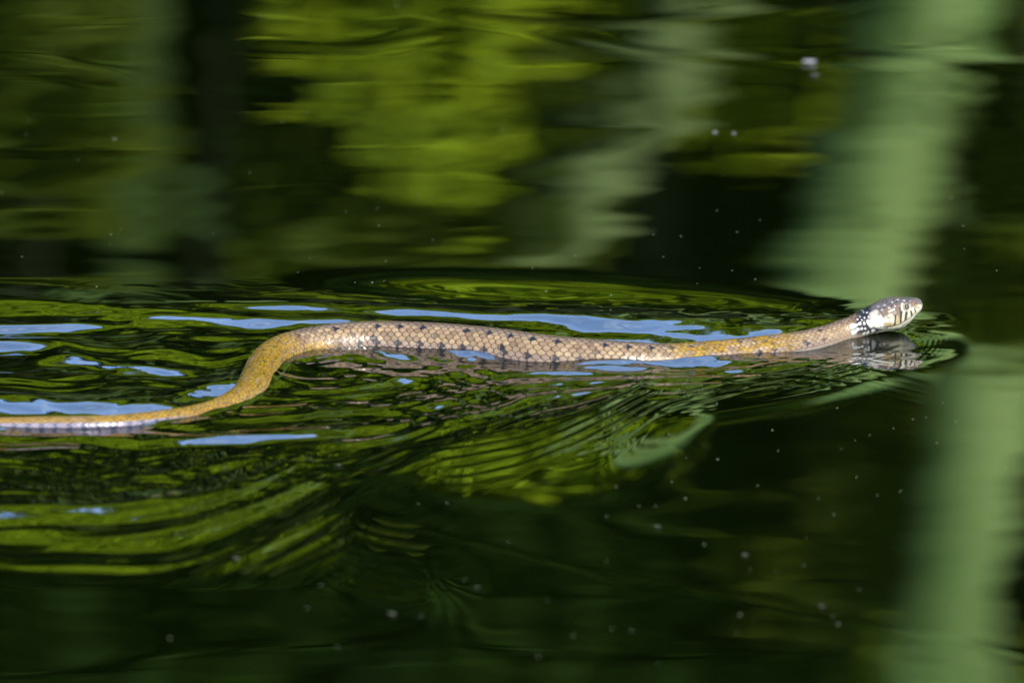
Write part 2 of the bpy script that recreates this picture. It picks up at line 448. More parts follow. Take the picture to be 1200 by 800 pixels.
def clumps(n, boxes, seed, clump=0.22, per=26):
    """leaf centres gathered in clumps spread through ellipsoids (cx,cy,cz,rx,ry,rz)"""
    r = np.random.default_rng(seed)
    vol = np.array([b[3] * b[4] * b[5] for b in boxes]) ** 0.8; vol /= vol.sum()
    out = []
    for b, v in zip(boxes, vol):
        k = max(1, int(n * v / per))
        d = r.normal(size=(k, 3)); d /= np.linalg.norm(d, axis=1)[:, None]
        c = np.array(b[:3]) + d * (r.random(k) ** 0.45)[:, None] * np.array(b[3:])
        out.append((c[:, None, :] + r.normal(size=(k, per, 3)) * clump * np.array([1, 1, .7])).reshape(-1, 3))
    return np.vstack(out)

def tube_mesh(name, paths, sides=14, seed=0):
    """paths: list of (points, radii)"""
    Vs, Fs, off = [], [], 0
    for P, R in paths:
        P = catmull(np.column_stack([P, R]), 6); P, R = P[:, :3], np.maximum(P[:, 3], 0.002)
        T = np.gradient(P, axis=0); T /= np.linalg.norm(T, axis=1)[:, None]
        A = np.cross(T, [0.13, 1, 0.07]); A /= np.linalg.norm(A, axis=1)[:, None]
        B = np.cross(T, A)
        th = np.linspace(0, 2 * math.pi, sides, endpoint=False)
        lump = 1 + 0.07 * noise(np.arange(len(P))[:, None] * .5, th[None] * 1.1, seed)
        V = P[:, None] + (A[:, None] * np.cos(th)[None, :, None] + B[:, None] * np.sin(th)[None, :, None]) * (R[:, None] * lump)[..., None]
        k = np.arange(len(P) - 1)[:, None] * sides; j = np.arange(sides)[None]; j2 = (j + 1) % sides
        Fs.append(np.stack([k + j, k + j2, k + j2 + sides, k + j + sides], -1).reshape(-1, 4) + off)
        Vs.append(V.reshape(-1, 3)); off += len(P) * sides
    return np_mesh(name, np.vstack(Vs), np.vstack(Fs))

def thing(name, loc, label, cat, group=None):
    o = bpy.data.objects.new(name, None); o.empty_display_size = 0.2
    o.location = loc
    return tag(link(o), label, cat, group)

def part(name, me, mat, root, kind=None):
    me.materials.append(mat)
    o = bpy.data.objects.new(name, me)
    link(o, root)
    o.matrix_parent_inverse = Matrix.Translation(-Vector(root.location))
    if kind: o['kind'] = kind
    return o

def tree(name, label, base, trunk, boxes, n, leaf, bark, lsize, seed, limbs=3, clump=.22):
    root = thing(name, base, label, name.replace('_', ' ').split()[-1])
    paths = [trunk]
    r = random.Random(seed)
    tp, tr = trunk
    for k in range(limbs):
        b = boxes[k % len(boxes)]
        s = tp[int(len(tp) * (0.45 + 0.5 * r.random())) - 1]
        e = (b[0] + r.uniform(-.5, .5) * b[3], b[1] + r.uniform(-.4, .4) * b[4], b[2] + r.uniform(0, .6) * b[5])
        mid = tuple((s[i] + e[i]) / 2 + (0, 0, .25)[i] for i in range(3))
        paths.append(([s, mid, e], [tr[-1] * .9, tr[-1] * .5, .008]))
    part('trunk', tube_mesh('trunk', paths, seed=seed), BARK[bark], root)
    part('crown', leaf_mesh('crown', clumps(n, boxes, seed, clump), lsize, seed), LEAF[leaf], root)
    return root

def trunk_through(pix, yt, wpx, ztop, zbase=0.15):
    """a trunk whose mirror image follows the given pixels; photo rows further down are higher up the tree"""
    P = [mirror_point(a, b, yt) for a, b in pix]
    P.sort(key=lambda p: p[2])
    sc = (DIST + yt / CP) / DIST * PX
    R = [w * sc / 2 for w in wpx]
    lo, hi = P[0], P[-1]
    sl = (P[-1] - P[0]) / (P[-1][2] - P[0][2])
    K = np.array([.4, .4, 1.0])
    base = lo + sl * K * (zbase - lo[2])
    top = hi + sl * K * (ztop - hi[2])
    m1 = lo + sl * np.array([.55, .55, 1.0]) * (zbase - lo[2]) * .5
    return ([tuple(base), tuple(m1)] + [tuple(p) for p in P] + [tuple((hi + top) / 2), tuple(top)],
            [R[0] * 1.25, R[0] * 1.1] + R + [R[-1] * .8, R[-1] * .45])

def px_box(px, py, rx, ry, yt, depth=.25):
    """an ellipsoid of foliage whose mirror image covers the given pixel ellipse"""
    c = mirror_point(px, py, yt)
    sc = (DIST + yt / CP) / DIST * PX
    return (c[0], c[1], c[2], rx * sc, depth, ry * sc)

YT = 10.3
# added near-black hedge: stands in for the wood's shade, closes the view
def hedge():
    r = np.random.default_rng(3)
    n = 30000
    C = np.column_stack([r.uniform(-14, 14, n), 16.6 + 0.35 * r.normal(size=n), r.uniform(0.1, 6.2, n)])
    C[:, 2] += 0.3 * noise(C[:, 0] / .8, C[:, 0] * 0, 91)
    root = thing('dark_backing_hedge', (0, 16.6, 0.2), 'added dark hedge standing in for the shaded wood, mirrored as the black-green depth of the water', 'hedge')
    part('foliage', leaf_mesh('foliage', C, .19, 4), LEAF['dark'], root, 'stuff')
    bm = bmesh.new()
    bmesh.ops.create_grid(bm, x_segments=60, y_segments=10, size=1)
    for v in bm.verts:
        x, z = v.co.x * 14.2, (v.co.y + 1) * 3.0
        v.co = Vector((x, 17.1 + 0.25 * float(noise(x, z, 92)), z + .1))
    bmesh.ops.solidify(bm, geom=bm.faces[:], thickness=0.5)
    me = bpy.data.meshes.new('dark_backing'); bm.to_mesh(me); bm.free()
    part('dark_backing', me, LEAF['dark'], root)  # added solid sheet, near-black like shade, behind the hedge leaves
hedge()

# trees whose pale trunks show as bands in the mirror image
def snag(label, pix, yt, wpx, bark, seed, stub):
    """a dead trunk broken off at the top, with a short forked stub"""
    P, R = trunk_through(pix, yt, wpx, 0)
    P, R = P[:-2], R[:-2]
    base = P[0]
    root = thing('dead_trunk', (base[0], base[1], .2), label, 'trunk')
    e = P[-1]
    paths = [(P + [(e[0] + stub * .04, e[1], e[2] + .035)], R + [R[-1] * .35])]
    q = P[-3]
    part('trunk', tube_mesh('trunk', paths, 20, seed), BARK[bark], root)
    T_, w_ = catmull(np.column_stack([P, R]), 40), np.random.default_rng(seed)
    k_ = w_.integers(0, len(T_), 420); a_ = w_.uniform(0, 6.28, 420)
    C_ = T_[k_, :3] + np.column_stack([np.cos(a_), np.sin(a_), 0 * a_]) * (T_[k_, 3] * 1.06 + .004)[:, None]
    keep = noise(C_[:, 0] / .12, C_[:, 2] / .16, seed) > -.05
    part('ivy', leaf_mesh('ivy', C_[keep], .026, seed), LEAF['olive'], root)
    part('branch_stub', tube_mesh('branch_stub', [([q, (q[0] + .10 * stub, q[1] - .02, q[2] + .10), (q[0] + .15 * stub, q[1], q[2] + .2)], [.03, .022, .008])], 10, seed + 1), BARK[bark], root)

snag('pale mossy dead trunk mirrored in the broad light band above the head', [(1112, -90), (1082, 30), (1050, 160), (1006, 280), (978, 350)], YT - .7, [150, 152, 152, 148, 142], 'pale', 11, 1)
snag('grey-green leaning dead trunk mirrored as the slanting pale streak at top centre', [(830, -40), (775, 90), (705, 185), (655, 265), (625, 325)], YT - .5, [100, 105, 105, 100, 95], 'grey', 13, -1)
tp = trunk_through([(1200, 300), (1166, 400), (1150, 520), (1125, 640), (1095, 800), (1080, 860)], YT - .3, [125, 138, 120, 106, 100, 98], 7.6)
tree('slim_tree', 'pale trunk mirrored in the light band at the right edge, below the head', (float(tp[0][0][0]), YT - .3, .2), tp,
     [(1.7, 11.6, 7.0, 1.1, .7, 1.0), (.6, 11.5, 7.6, .9, .6, .9)], 7000, 'bright', 'pale', .075, 12, 3, .14)
snag('dim mossy dead trunk mirrored as the faint band at upper left', [(152, -80), (150, 40), (150, 150), (152, 240), (158, 285)], YT + .2, [95, 98, 100, 95, 90], 'dim', 14, 1)

# leafy shrubs on the bank, lit by the sun
def shrub(label, pixboxes, n, leaf, seed, yt, lsize=.045, clump=.035):
    boxes = [px_box(*b, yt) for b in pixboxes]
    cx = float(np.mean([b[0] for b in boxes]))
    root = thing('leafy_shrub', (cx, yt, 0.2), label, 'shrub')
    stems = [([(cx + .05 * k, yt, .15), ((cx + b[0]) / 2, yt + .05, b[2] * .5), (b[0], b[1], b[2])], [.016, .012, .005]) for k, b in enumerate(boxes)]
    part('stem', tube_mesh('stem', stems, 8, seed), BARK['dark'], root)
    part('foliage', leaf_mesh('foliage', clumps(n, boxes, seed, clump, 14), lsize, seed), LEAF[leaf], root)

shrub('sunlit yellow-green shrub mirrored left of the top centre', [(500, 10, 110, 100), (525, 100, 70, 70), (410, 40, 60, 36), (545, 160, 42, 30)], 1900, 'mid', 21, YT - .4)
shrub('green shrub mirrored between the leaning trunk and the pale trunk', [(880, 30, 120, 80), (900, 110, 70, 35), (680, -15, 80, 35)], 2600, 'mid', 22, YT - .2)
shrub('bright shrub mirrored in the top right corner', [(1160, 20, 70, 45), (1180, 120, 50, 30)], 1500, 'mid', 23, YT - .25)
shrub('dull green shrub mirrored at the top left corner', [(50, -10, 80, 40), (60, 85, 60, 14), (50, 180, 80, 40)], 1300, 'olive', 24, YT - .1)
shrub('thin olive shrub mirrored above the middle of the snake', [(450, 260, 150, 40), (360, 200, 50, 30), (560, 315, 120, 16), (620, 60, 40, 50)], 1300, 'olive', 25, YT + .1)
shrub('green shrub mirrored beside the pale band at lower right', [(1020, 560, 50, 130), (960, 655, 90, 40)], 1300, 'olive', 26, YT + .1)
shrub('added near-black shrub mirrored as the black patch below the snake', [(520, 620, 330, 110), (700, 540, 190, 70), (420, 780, 330, 110), (820, 740, 190, 110), (820, 520, 120, 90), (200, 700, 200, 150), (-20, 730, 170, 150)], 9000, 'dark', 27, YT + .5, .06, .05)  # added so the mirror image stays dark here
shrub('dull olive shrub mirrored at the right edge above the lower pale band', [(1195, 215, 45, 70), (1215, 290, 55, 45), (1200, 335, 70, 40)], 1300, 'olive', 29, YT - .6, .06, .03)

# taller trees along the bank: the sunlit leaves that flicker in the ripples
kinds = ['bright', 'mid', 'bright', 'bright', 'bright', 'bright', 'bright', 'bright', 'mid', 'bright']
txt = ['yellow-green', 'deep green', 'light green', 'sunny green', 'pale yellow-green', 'fresh green', 'golden green', 'lime green', 'soft green', 'sunlit green']
where = ['far left', 'left', 'left of the tail', 'above the tail', 'left of centre', 'at the centre', 'right of centre', 'above the neck', 'right', 'far right']
for k in range(10):
    x = -9 + 2.0 * k + rnd.uniform(-.4, .4); y = YT + rnd.uniform(.9, 1.9)
    h = rnd.uniform(7.0, 8.8)
    tp = ([(x, y, .15), (x + .1, y, 1.5), (x - .1, y, 3.2), (x, y, h - .6)], [.10, .085, .07, .03])
    tree('broadleaf_tree', '%s crown mirrored in broken flecks by the ripples %s' % (txt[k], where[k]), (x, y, .2), tp,
         [(x, y - .9, 4.25, 1.2, .7, .64), (x, y - .5, 4.9, 1.1, .7, .8), (x - .6, y - .1, 5.3, .9, .7, .9), (x + .6, y + .1, 6.1, .9, .7, .9), (x, y + .3, h - .8, .9, .6, 1.0)],
         13000, kinds[k], 'dark', .075, 40 + k, 4, .14)

# second, taller row, added to close the gaps and keep sky out of the ripples
tall = ['mid', 'dark', 'mid', 'dark', 'mid', 'dark', 'mid', 'dark', 'mid']  # dark crowns put in as dark gaps for the ripples to mirror
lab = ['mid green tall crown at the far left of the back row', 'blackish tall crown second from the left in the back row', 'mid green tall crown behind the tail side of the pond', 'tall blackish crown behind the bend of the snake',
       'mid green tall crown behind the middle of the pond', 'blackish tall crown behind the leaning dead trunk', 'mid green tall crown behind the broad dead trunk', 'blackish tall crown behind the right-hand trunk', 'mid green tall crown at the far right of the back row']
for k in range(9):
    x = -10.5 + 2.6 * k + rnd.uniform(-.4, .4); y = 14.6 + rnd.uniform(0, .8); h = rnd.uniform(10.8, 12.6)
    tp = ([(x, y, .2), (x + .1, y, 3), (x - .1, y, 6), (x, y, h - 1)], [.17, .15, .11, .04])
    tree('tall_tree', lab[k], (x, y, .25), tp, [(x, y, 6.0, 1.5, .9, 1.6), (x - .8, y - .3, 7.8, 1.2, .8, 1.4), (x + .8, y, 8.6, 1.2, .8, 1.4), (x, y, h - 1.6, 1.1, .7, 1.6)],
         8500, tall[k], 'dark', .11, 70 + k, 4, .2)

# ------------------------------------------------------------------ the snake
#  head profile by column: up, down, half width (px)
PROF = np.array([[900, 1, 1, 1], [985, 14.2, 14.6, 14.2], [1000, 14.2, 13.6, 14.6], [1012, 14.8, 13.6, 16.5], [1025, 17.0, 15.5, 19.5], [1038, 18.6, 18.2, 21.5], [1047, 18.6, 20.2, 20.5],
                 [1054, 17.0, 19.8, 18.0], [1061, 14.6, 16.8, 15.5], [1067, 11.8, 12.6, 13.0], [1072, 10.2, 9.8, 11.5], [1076, 8.4, 7.8, 9.2], [1078.2, 6.2, 5.6, 6.4], [1079.0, 4.2, 3.6, 4.2], [1079.4, .5, .5, .6]])

def build_snake():
    N = np.array(BODY + HEAD, float)
    z = N[:, 2] * PX + lift(N[:, 0])
    gx, gy = ground(N[:, 0], N[:, 1], z)
    P = catmull(np.column_stack([gx, gy, z, N[:, 3] * PX, N[:, 0]]), 60)
    sl = np.concatenate([[0], np.cumsum(np.linalg.norm(np.diff(P[:, :3], axis=0), axis=1))])
    L = sl[-1]
    s_head = np.interp(960, P[:, 4], sl)
    ss = np.concatenate([np.arange(0, s_head, 0.00042), np.linspace(s_head, L, 230)])
    ax = np.stack([np.interp(ss, sl, P[:, k]) for k in range(5)], 1)
    A, R, CX = ax[:, :3], ax[:, 3], ax[:, 4]
    T = np.gradient(A, ss, axis=0)
    for _ in range(8): T[1:-1] = (T[:-2] + 2 * T[1:-1] + T[2:]) / 4
    T /= np.linalg.norm(T, axis=1)[:, None]
    side = np.cross(T, [0, 0, 1.0]); side /= np.linalg.norm(side, axis=1)[:, None]    # towards the camera when heading right
    upv = np.cross(side, T)
    dense = np.radians(np.linspace(-118, 118, 126)); rest = np.radians(np.linspace(118, 242, 18)[1:-1])
    th = np.concatenate([dense, rest]); n = len(th)
    SS, TH = np.meshgrid(ss, th, indexing='ij')
    RR = R[:, None] * np.ones_like(TH); CC = CX[:, None] * np.ones_like(TH)
    # ---- cross-section: round body, flat-topped head with full cheeks
    hw = sstep(970, 1012, CC)
    up_ = np.interp(CC, PROF[:, 0], PROF[:, 1]) * PX; dn_ = np.interp(CC, PROF[:, 0], PROF[:, 2]) * PX; wd_ = np.interp(CC, PROF[:, 0], PROF[:, 3]) * PX
    ct, st = np.cos(TH), np.sin(TH)
    e = 0.80
    hx = wd_ * np.sign(st) * np.abs(st) ** np.where(ct > 0, e, .95)
    hz = np.where(ct > 0, up_ * np.abs(ct) ** e, -dn_ * np.abs(ct) ** .95)
    bx, bz = RR * st, RR * ct * np.where(ct > 0, .97, .9)
    OX, OZ = bx + (hx - bx) * hw, bz + (hz - bz) * hw
    base = A[:, None] + side[:, None] * OX[..., None] + upv[:, None] * OZ[..., None]
    # outward direction
    dS = np.gradient(base, axis=0); dT = np.gradient(base[:, :n], axis=1)
    nr = np.cross(dT, dS); ln = np.linalg.norm(nr, axis=2); nr /= np.maximum(ln, 1e-12)[..., None]
    flip = np.sign(np.sum(nr * (side[:, None] * OX[..., None] + upv[:, None] * OZ[..., None]), axis=2))
    nr *= np.where(flip == 0, 1, flip)[..., None]
    # ---- overlapping scales
    ph = np.concatenate([[0], np.cumsum(np.diff(ss) / (np.maximum(0.355 * R[1:], 7.2 * PX)))])
    PHI = -ph[:, None] * np.ones_like(TH)                     # grows towards the tail
    Q = TH / math.radians(12.6)
    best = np.full(TH.shape, -1.0); bi = np.zeros(TH.shape); bj = np.zeros(TH.shape); be = np.zeros(TH.shape); ba = np.zeros(TH.shape); bb = np.zeros(TH.shape)
    jq = np.round(Q)
    for dj in (-1, 0, 1):
        j = jq + dj
        off = 0.5 * (np.abs(j) % 2)
        i0 = np.round(PHI - off)
        for di in (-1, 0, 1):
            i = i0 + di
            a = PHI - off - i; b = Q - j
            w = np.where(a > 0, 0.86, 0.95)
            ee = 1 - (np.abs(a) / np.where(a > 0, 0.74, 0.62)) ** 2 - (np.abs(b) / w) ** 2
            hgt = np.where(ee > 0, (a + 0.62) / 1.36 * (0.35 + 0.65 * np.sqrt(np.maximum(ee, 0))) + 0.05 * np.exp(-(b / .12) ** 2), -1)
            t = hgt > best
            best[t] = hgt[t]; bi[t] = i[t]; bj[t] = j[t]; be[t] = ee[t]; ba[t] = a[t]; bb[t] = b[t]
    best = np.maximum(best, 0)
    sc_m = (1 - sstep(1018, 1034, CC))
    belly = sstep(7.6, 8.2, np.abs(Q))
    # broad belly plates
    bp = PHI * 1.0 - np.floor(PHI * 1.0)
    hs = best * (1 - belly) + bp * belly
    disp = sc_m * 0.042 * RR * (hs - .45)
    pos = base + nr * disp[..., None]

    # ---- colour of the skin
    def c(r, g, b): return np.array([r, g, b])
    def mix(col, c2, m): return col + (c2 - col) * np.clip(m, 0, 1)[..., None]
    cell = rnd01(bi, bj, 5); cell2 = rnd01(bi, bj, 6)
    nz1 = noise(SS / .035, TH * 1.6, 101); nz2 = noise(SS / .008, TH * 4, 102); nz3 = noise(SS / .0022, TH * 14, 103)
    col = np.ones(TH.shape + (3,)) * c(.222, .142, .074)
    col = mix(col, c(.30, .21, .10), (cell - .3) * 1.0)
    col = mix(col, c(.10, .060, .028), (cell2 - .45) * 1.4)
    aq = np.abs(TH)
    col = mix(col, c(.215, .150, .125), sstep(math.radians(66), math.radians(84), aq) * .7)            # lilac-grey flank
    col = mix(col, c(.10, .064, .045), (1 - sstep(math.radians(2), math.radians(30), aq)) * .75)       # browner back
    col = mix(col, c(.28, .25, .22), belly * .7)
    edge = (1 - sstep(.10, .50, be)) * (.32 + .68 * sstep(-.25, .3, ba)) * (1 - belly)
    col = mix(col, c(.016, .010, .006), edge * .97)
    col = col * (1 + .13 * nz3)[..., None]
    # rows of small dark blotches along the back and bars low on the flank
    ci = np.floor(bi)
    spA = (np.mod(ci, 6) == 0) & (np.abs(np.abs(bj) - 2) < .6)
    spA |= (np.mod(ci, 6) == 3) & (np.abs(np.abs(bj) - 2) < .6) & (cell > .4)
    spB = (np.mod(ci, 3) == 0) & ((np.abs(bj) == 6) | ((np.abs(bj) == 5) & (cell > .8)))
    spC = (np.mod(ci, 3) == 1) & (np.abs(bj) == 4) & (cell > .82)
    amt = np.where(spA, 1.0, 0) + np.where(spB, .95, 0) + np.where(spC, .6, 0)
    core = sstep(.0, .2, be + .2 * nz3) * sstep(.62, .3, ba + .2 * nz3)
    bod = 1 - sstep(955, 985, CC)
    col = mix(col, c(.006, .005, .008), amt * core * bod * (1 - .6 * sstep(250, 150, CC)))
    # tail: pale lilac plates with slate bars
    tl = 1 - sstep(180, 235, CC)
    low = sstep(math.radians(45), math.radians(58), aq)
    bar = sstep(.25, .6, np.sin(PHI * 2 * math.pi / 2.2 + 1.2 * nz2))
    col = mix(col, c(.15, .13, .165), tl * low * .9)
    col = mix(col, c(.03, .035, .07), tl * low * bar * .8)
    # ochre of murky water over the awash body, painted into the skin colour
    o1 = sstep(60, 130, CC) * (1 - sstep(325, 352, CC)) * (1 - tl * low)
    o1 = np.maximum(o1, sstep(330, 345, CC) * (1 - sstep(372, 400, CC)) * sstep(.95, 1.25, aq + .25 * nz2))
    o1 = np.maximum(o1, (1 - sstep(60, 130, CC)) * (1 - low) * .8)
    o2 = sstep(775, 800, CC) * (1 - sstep(895, 955, CC)) * sstep(-.12, .12, .6 * noise(SS / .011, TH * 2.1, 111) + .3 * nz2 + .10 - .25 * sstep(1.0, 1.4, aq))
    o2 = np.maximum(o2, sstep(930, 950, CC) * 0)
    och = np.maximum(o1 * sstep(-1.0, -.5, nz2 + .3 * nz3), o2)
    oc = np.ones(TH.shape + (3,)) * c(.235, .118, .001)
    mot = noise(SS / .0042, TH * 5, 108)
    oc = mix(oc, c(.045, .034, .004), .15 + .9 * nz3 + .9 * mot)
    oc = mix(oc, c(.30, .20, .012), (noise(SS / .0026, TH * 9, 109) - .1) * 1.6)
    oc = mix(oc, c(.21, .15, .095), sstep(.45, .75, noise(SS / .011, TH * 3, 110)) * .8)
    oc = mix(oc, c(.28, .17, .006), (cell - .55))
    col = mix(col, oc * (1 - .7 * edge[..., None]), och)
    # neck and head
    nk = sstep(940, 985, CC)
    col = mix(col, c(.26, .18, .09) * (1 + 0 * TH[..., None]), nk * .5 * sstep(.5, 1.0, aq))
    hd = sstep(1006, 1018, CC)
    deg = np.degrees(aq)
    hcol = np.ones(TH.shape + (3,)) * c(.092, .074, .062)                                # grey-brown crown
    hcol = mix(hcol, c(.11, .07, .045), sstep(38, 62, deg) * (1 - .2 * nz2))
    hcol = mix(hcol, c(.42, .39, .29), sstep(66, 84, deg + 5 * nz2))                    # cream cheek, lips, chin
    hcol = hcol * (1 + .30 * nz3 + .38 * noise(SS / .0040, TH * 8, 107))[..., None]
    col = mix(col, hcol, hd)

    # features placed on the near side and mirrored to the far one
    flat = pos.reshape(-1, 3)
    u_, v_ = topix(flat[:, 0], flat[:, 1], flat[:, 2])
    near = (OX.ravel() > 0) & (deg.ravel() < 125)
    idx = np.where(near & (CC.ravel() > 975))[0]
    rel = np.stack([SS, np.abs(OX), OZ], -1).reshape(-1, 3)
    colf = col.reshape(-1, 3)
    def anchor(px, py):
        k = idx[np.argmin((u_[idx] - px) ** 2 + (v_[idx] - py) ** 2)]
        return k
    groove = np.zeros(len(flat))
    def dab(pts, rad, colour, amount=1.0, soft=.45, cut=0.0):
        A_ = np.array([rel[anchor(*p)] for p in pts])
        if len(A_) == 1: d = np.linalg.norm(rel - A_[0], axis=1)
        else:
            d = np.full(len(rel), 9.0)
            for p, q in zip(A_[:-1], A_[1:]):
                t = np.clip(((rel - p) @ (q - p)) / max((q - p) @ (q - p), 1e-12), 0, 1)
                d = np.minimum(d, np.linalg.norm(rel - p - t[:, None] * (q - p), axis=1))
        m = (1 - sstep(rad * PX * (1 - soft), rad * PX * (1 + soft), d)) * amount
        colf[:] = colf + (np.array(colour) - colf) * m[:, None]
        if cut: groove[:] = np.maximum(groove, m * cut)
    BLK, CRM, WHT, OCH, BRN = (.006, .0055, .007), (.40, .37, .26), (.43, .43, .41), (.26, .16, .035), (.09, .05, .025)
    # collar: black, broken by white scales
    dab([(1014, 365), (1011, 374), (1008, 385)], 7.6, BLK, .97)
    dab([(1004, 366), (1010, 361), (1018, 357)], 2.2, BLK, .8)
    dab([(1012, 380), (1017, 386), (1026, 388)], 5.0, BLK, .95)
    dab([(1028, 388), (1040, 389)], 3.0, BLK, .8)
    for p, r_ in (((1003, 381), 1.8), ((1008, 379), 1.6), ((1005, 386), 1.9), ((1013, 372), 1.3), ((1016, 366), 1.4), ((1010, 385), 1.6), ((1008, 371), 1.1), ((1012, 366), 1.1), ((1000, 389), 3.0), ((999, 382), 3.2),
                  ((1018, 391), 2.6), ((1013, 391), 2.2), ((1025, 391), 2.8), ((1013, 379), 1.7), ((1005, 374), 1.2), ((1014, 385), 1.5), ((1010, 362), 1.0), ((1018, 371), 1.2), ((1010, 375), 1.0)):
        dab([p], r_, WHT, .95, .3)
    dab([(1017, 377), (1021, 382)], 2.6, WHT, .9)
    # white cheek patch
    dab([(1026, 375), (1034, 379)], 6.4, (.45, .43, .37), .95)
    dab([(1022, 368), (1026, 366)], 3.5, (.42, .37, .30), .7)
    dab([(1044, 370)], 3.2, CRM, .7)
    dab([(1042, 362), (1050, 366)], 4.0, BRN, .75)
    dab([(1052, 364), (1054, 370)], 3.4, (.10, .055, .02), .8)
    dab([(1038, 380), (1047, 381)], 2.6, OCH, .75)
    dab([(1053, 373), (1052, 380)], 2.4, (.28, .19, .05), .85)
    dab([(1058, 377), (1061, 366)], 3.0, CRM, .9); dab([(1064, 372), (1066, 367)], 2.6, CRM, .9); dab([(1070, 368), (1073, 363)], 2.4, (.40, .34, .22), .9)
    dab([(1069, 356), (1074, 358)], 3.4, (.13, .075, .03), .7)
    dab([(1076, 359)], 2.4, (.36, .29, .17), .8)
    dab([(1050, 386), (1056, 382)], 3.0, (.48, .44, .24), .9)
    for ln in ([(1049.5, 370), (1048.7, 384)], [(1057, 366), (1056.4, 381)], [(1062.6, 366), (1061.5, 376.5)], [(1067.5, 365), (1069, 371)], [(1072, 362), (1073.5, 366)]):
        dab(ln, 1.45, BLK, .97, .4, .5)
    dab([(1031, 361), (1032, 368), (1036, 372)], .8, (.05, .04, .035), .7, .4, .5)
    dab([(1040, 372), (1046, 373), (1047, 368)], .7, (.10, .07, .05), .6, .4, .4)
    dab([(1054, 361), (1055.5, 368), (1055.5, 376)], 1.9, (.03, .016, .008), .9)
    # mouth line
    dab([(1077.5, 361.5), (1072, 368), (1064, 377), (1055, 383.5), (1044, 384.5), (1032, 384)], .7, (.06, .04, .03), .75, .4, .9)
    # seams between the plates of the crown and painted pale sun glints
    for ln in ([(1056, 350), (1050, 354), (1040, 356)], [(1066, 351), (1058, 353)], [(1040, 352), (1036, 360)], [(1060, 348), (1066, 350)], [(1048, 350), (1044, 359)]):
        dab(ln, .9, (.018, .015, .016), .9, .4, .9)
    for p in ((1049, 359), (1037, 357), (1029, 359), (1060, 352), (1046, 354), (1052, 351), (1033, 363), (1066, 352), (1042, 361)):
        dab([p], 1.5, (.30, .28, .26), .8)
    dab([(1057.5, 356), (1057.6, 362.5)], 1.5, (.36, .33, .26), .9, .4)
    dab([(1066.5, 357), (1065.5, 364)], 1.2, (.36, .33, .25), .8, .4)                      # pale rim round the eye
    pos = (flat - nr.reshape(-1, 3) * (groove * .9 * PX)[:, None])
    V = np.vstack([pos, (A[0])[None], (A[-1] + T[-1] * .2 * PX)[None]])
    colf = np.vstack([colf, colf[:1], colf[-1:]])
    m_ = len(ss)
    k = np.arange(m_ - 1)[:, None] * n; j = np.arange(n)[None]; j2 = (j + 1) % n
    F = np.stack([k + j, k + j + n, k + j2 + n, k + j2], -1).reshape(-1, 4)
    # caps as degenerate-free triangles written as a second mesh loop list
    me = bpy.data.meshes.new('body')
    tri = [[j_, (j_ + 1) % n, m_ * n] for j_ in range(n)] + [[(m_ - 1) * n + (j_ + 1) % n, (m_ - 1) * n + j_, m_ * n + 1] for j_ in range(n)]
    loops = np.concatenate([F.ravel(), np.array(tri).ravel()]).astype(np.int32)
    starts = np.concatenate([np.arange(len(F)) * 4, len(F) * 4 + np.arange(len(tri)) * 3]).astype(np.int32)
    me.vertices.add(len(V)); me.vertices.foreach_set('co', V.astype(np.float32).ravel())
    me.loops.add(len(loops)); me.loops.foreach_set('vertex_index', loops)
    me.polygons.add(len(starts)); me.polygons.foreach_set('loop_start', starts)
    me.polygons.foreach_set('use_smooth', np.ones(len(starts), bool))
    me.update(calc_edges=True); me.validate()
    add_color(me, np.clip(colf * .63, 0.003, .9))
    # material: scale colour with fine keel grain, wet sheen
    m, nt, p = material('wet snake skin')
    at = nt.nodes.new('ShaderNodeVertexColor'); at.layer_name = 'tint'
    nz = nt.nodes.new('ShaderNodeTexNoise'); nz.inputs['Scale'].default_value = 1400; nz.inputs['Detail'].default_value = 3
    tc = nt.nodes.new('ShaderNodeTexCoord'); nt.links.new(tc.outputs['Object'], nz.inputs['Vector'])
    hs_ = nt.nodes.new('ShaderNodeMix'); hs_.data_type = 'RGBA'; hs_.blend_type = 'MULTIPLY'; hs_.inputs[0].default_value = .35
    nt.links.new(at.outputs[0], hs_.inputs[6]); nt.links.new(nz.outputs[0], hs_.inputs[7])
    nt.links.new(hs_.outputs[2], p.inputs['Base Color'])
    bp_ = nt.nodes.new('ShaderNodeBump'); bp_.inputs['Strength'].default_value = .25; bp_.inputs['Distance'].default_value = .0003
    nt.links.new(nz.outputs[0], bp_.inputs['Height']); nt.links.new(bp_.outputs[0], p.inputs['Normal'])
    gz = nt.nodes.new('ShaderNodeTexNoise'); gz.inputs['Scale'].default_value = 190; gz.inputs['Detail'].default_value = 2
    gr = nt.nodes.new('ShaderNodeMapRange'); gr.inputs[1].default_value = .38; gr.inputs[2].default_value = .62; gr.inputs[3].default_value = .20; gr.inputs[4].default_value = .62
    nt.links.new(tc.outputs['Object'], gz.inputs['Vector']); nt.links.new(gz.outputs[0], gr.inputs[0]); nt.links.new(gr.outputs[0], p.inputs['Roughness'])
    p.inputs['Specular IOR Level'].default_value = .2
    p.inputs['Coat Weight'].default_value = .06; p.inputs['Coat Roughness'].default_value = .12
    me.materials.append(m)
    root = thing('swimming_snake', (0.0, float(ground(600, 412)[1]), 0.0), 'brown scaly snake with black and white collar swimming to the right, head raised', 'snake')
    b = bpy.data.objects.new('body', me); link(b, root)
    b.matrix_parent_inverse = Matrix.Translation(-Vector(root.location))

    # ---- eyes and nostrils, both sides
    def on_skin(px, py):
        k_ = anchor(px, py); i_, j_ = divmod(k_, n)
        return i_, pos[k_], nr.reshape(-1, 3)[k_], j_
    eye_m, ent, ep = material('pale yellow iris')
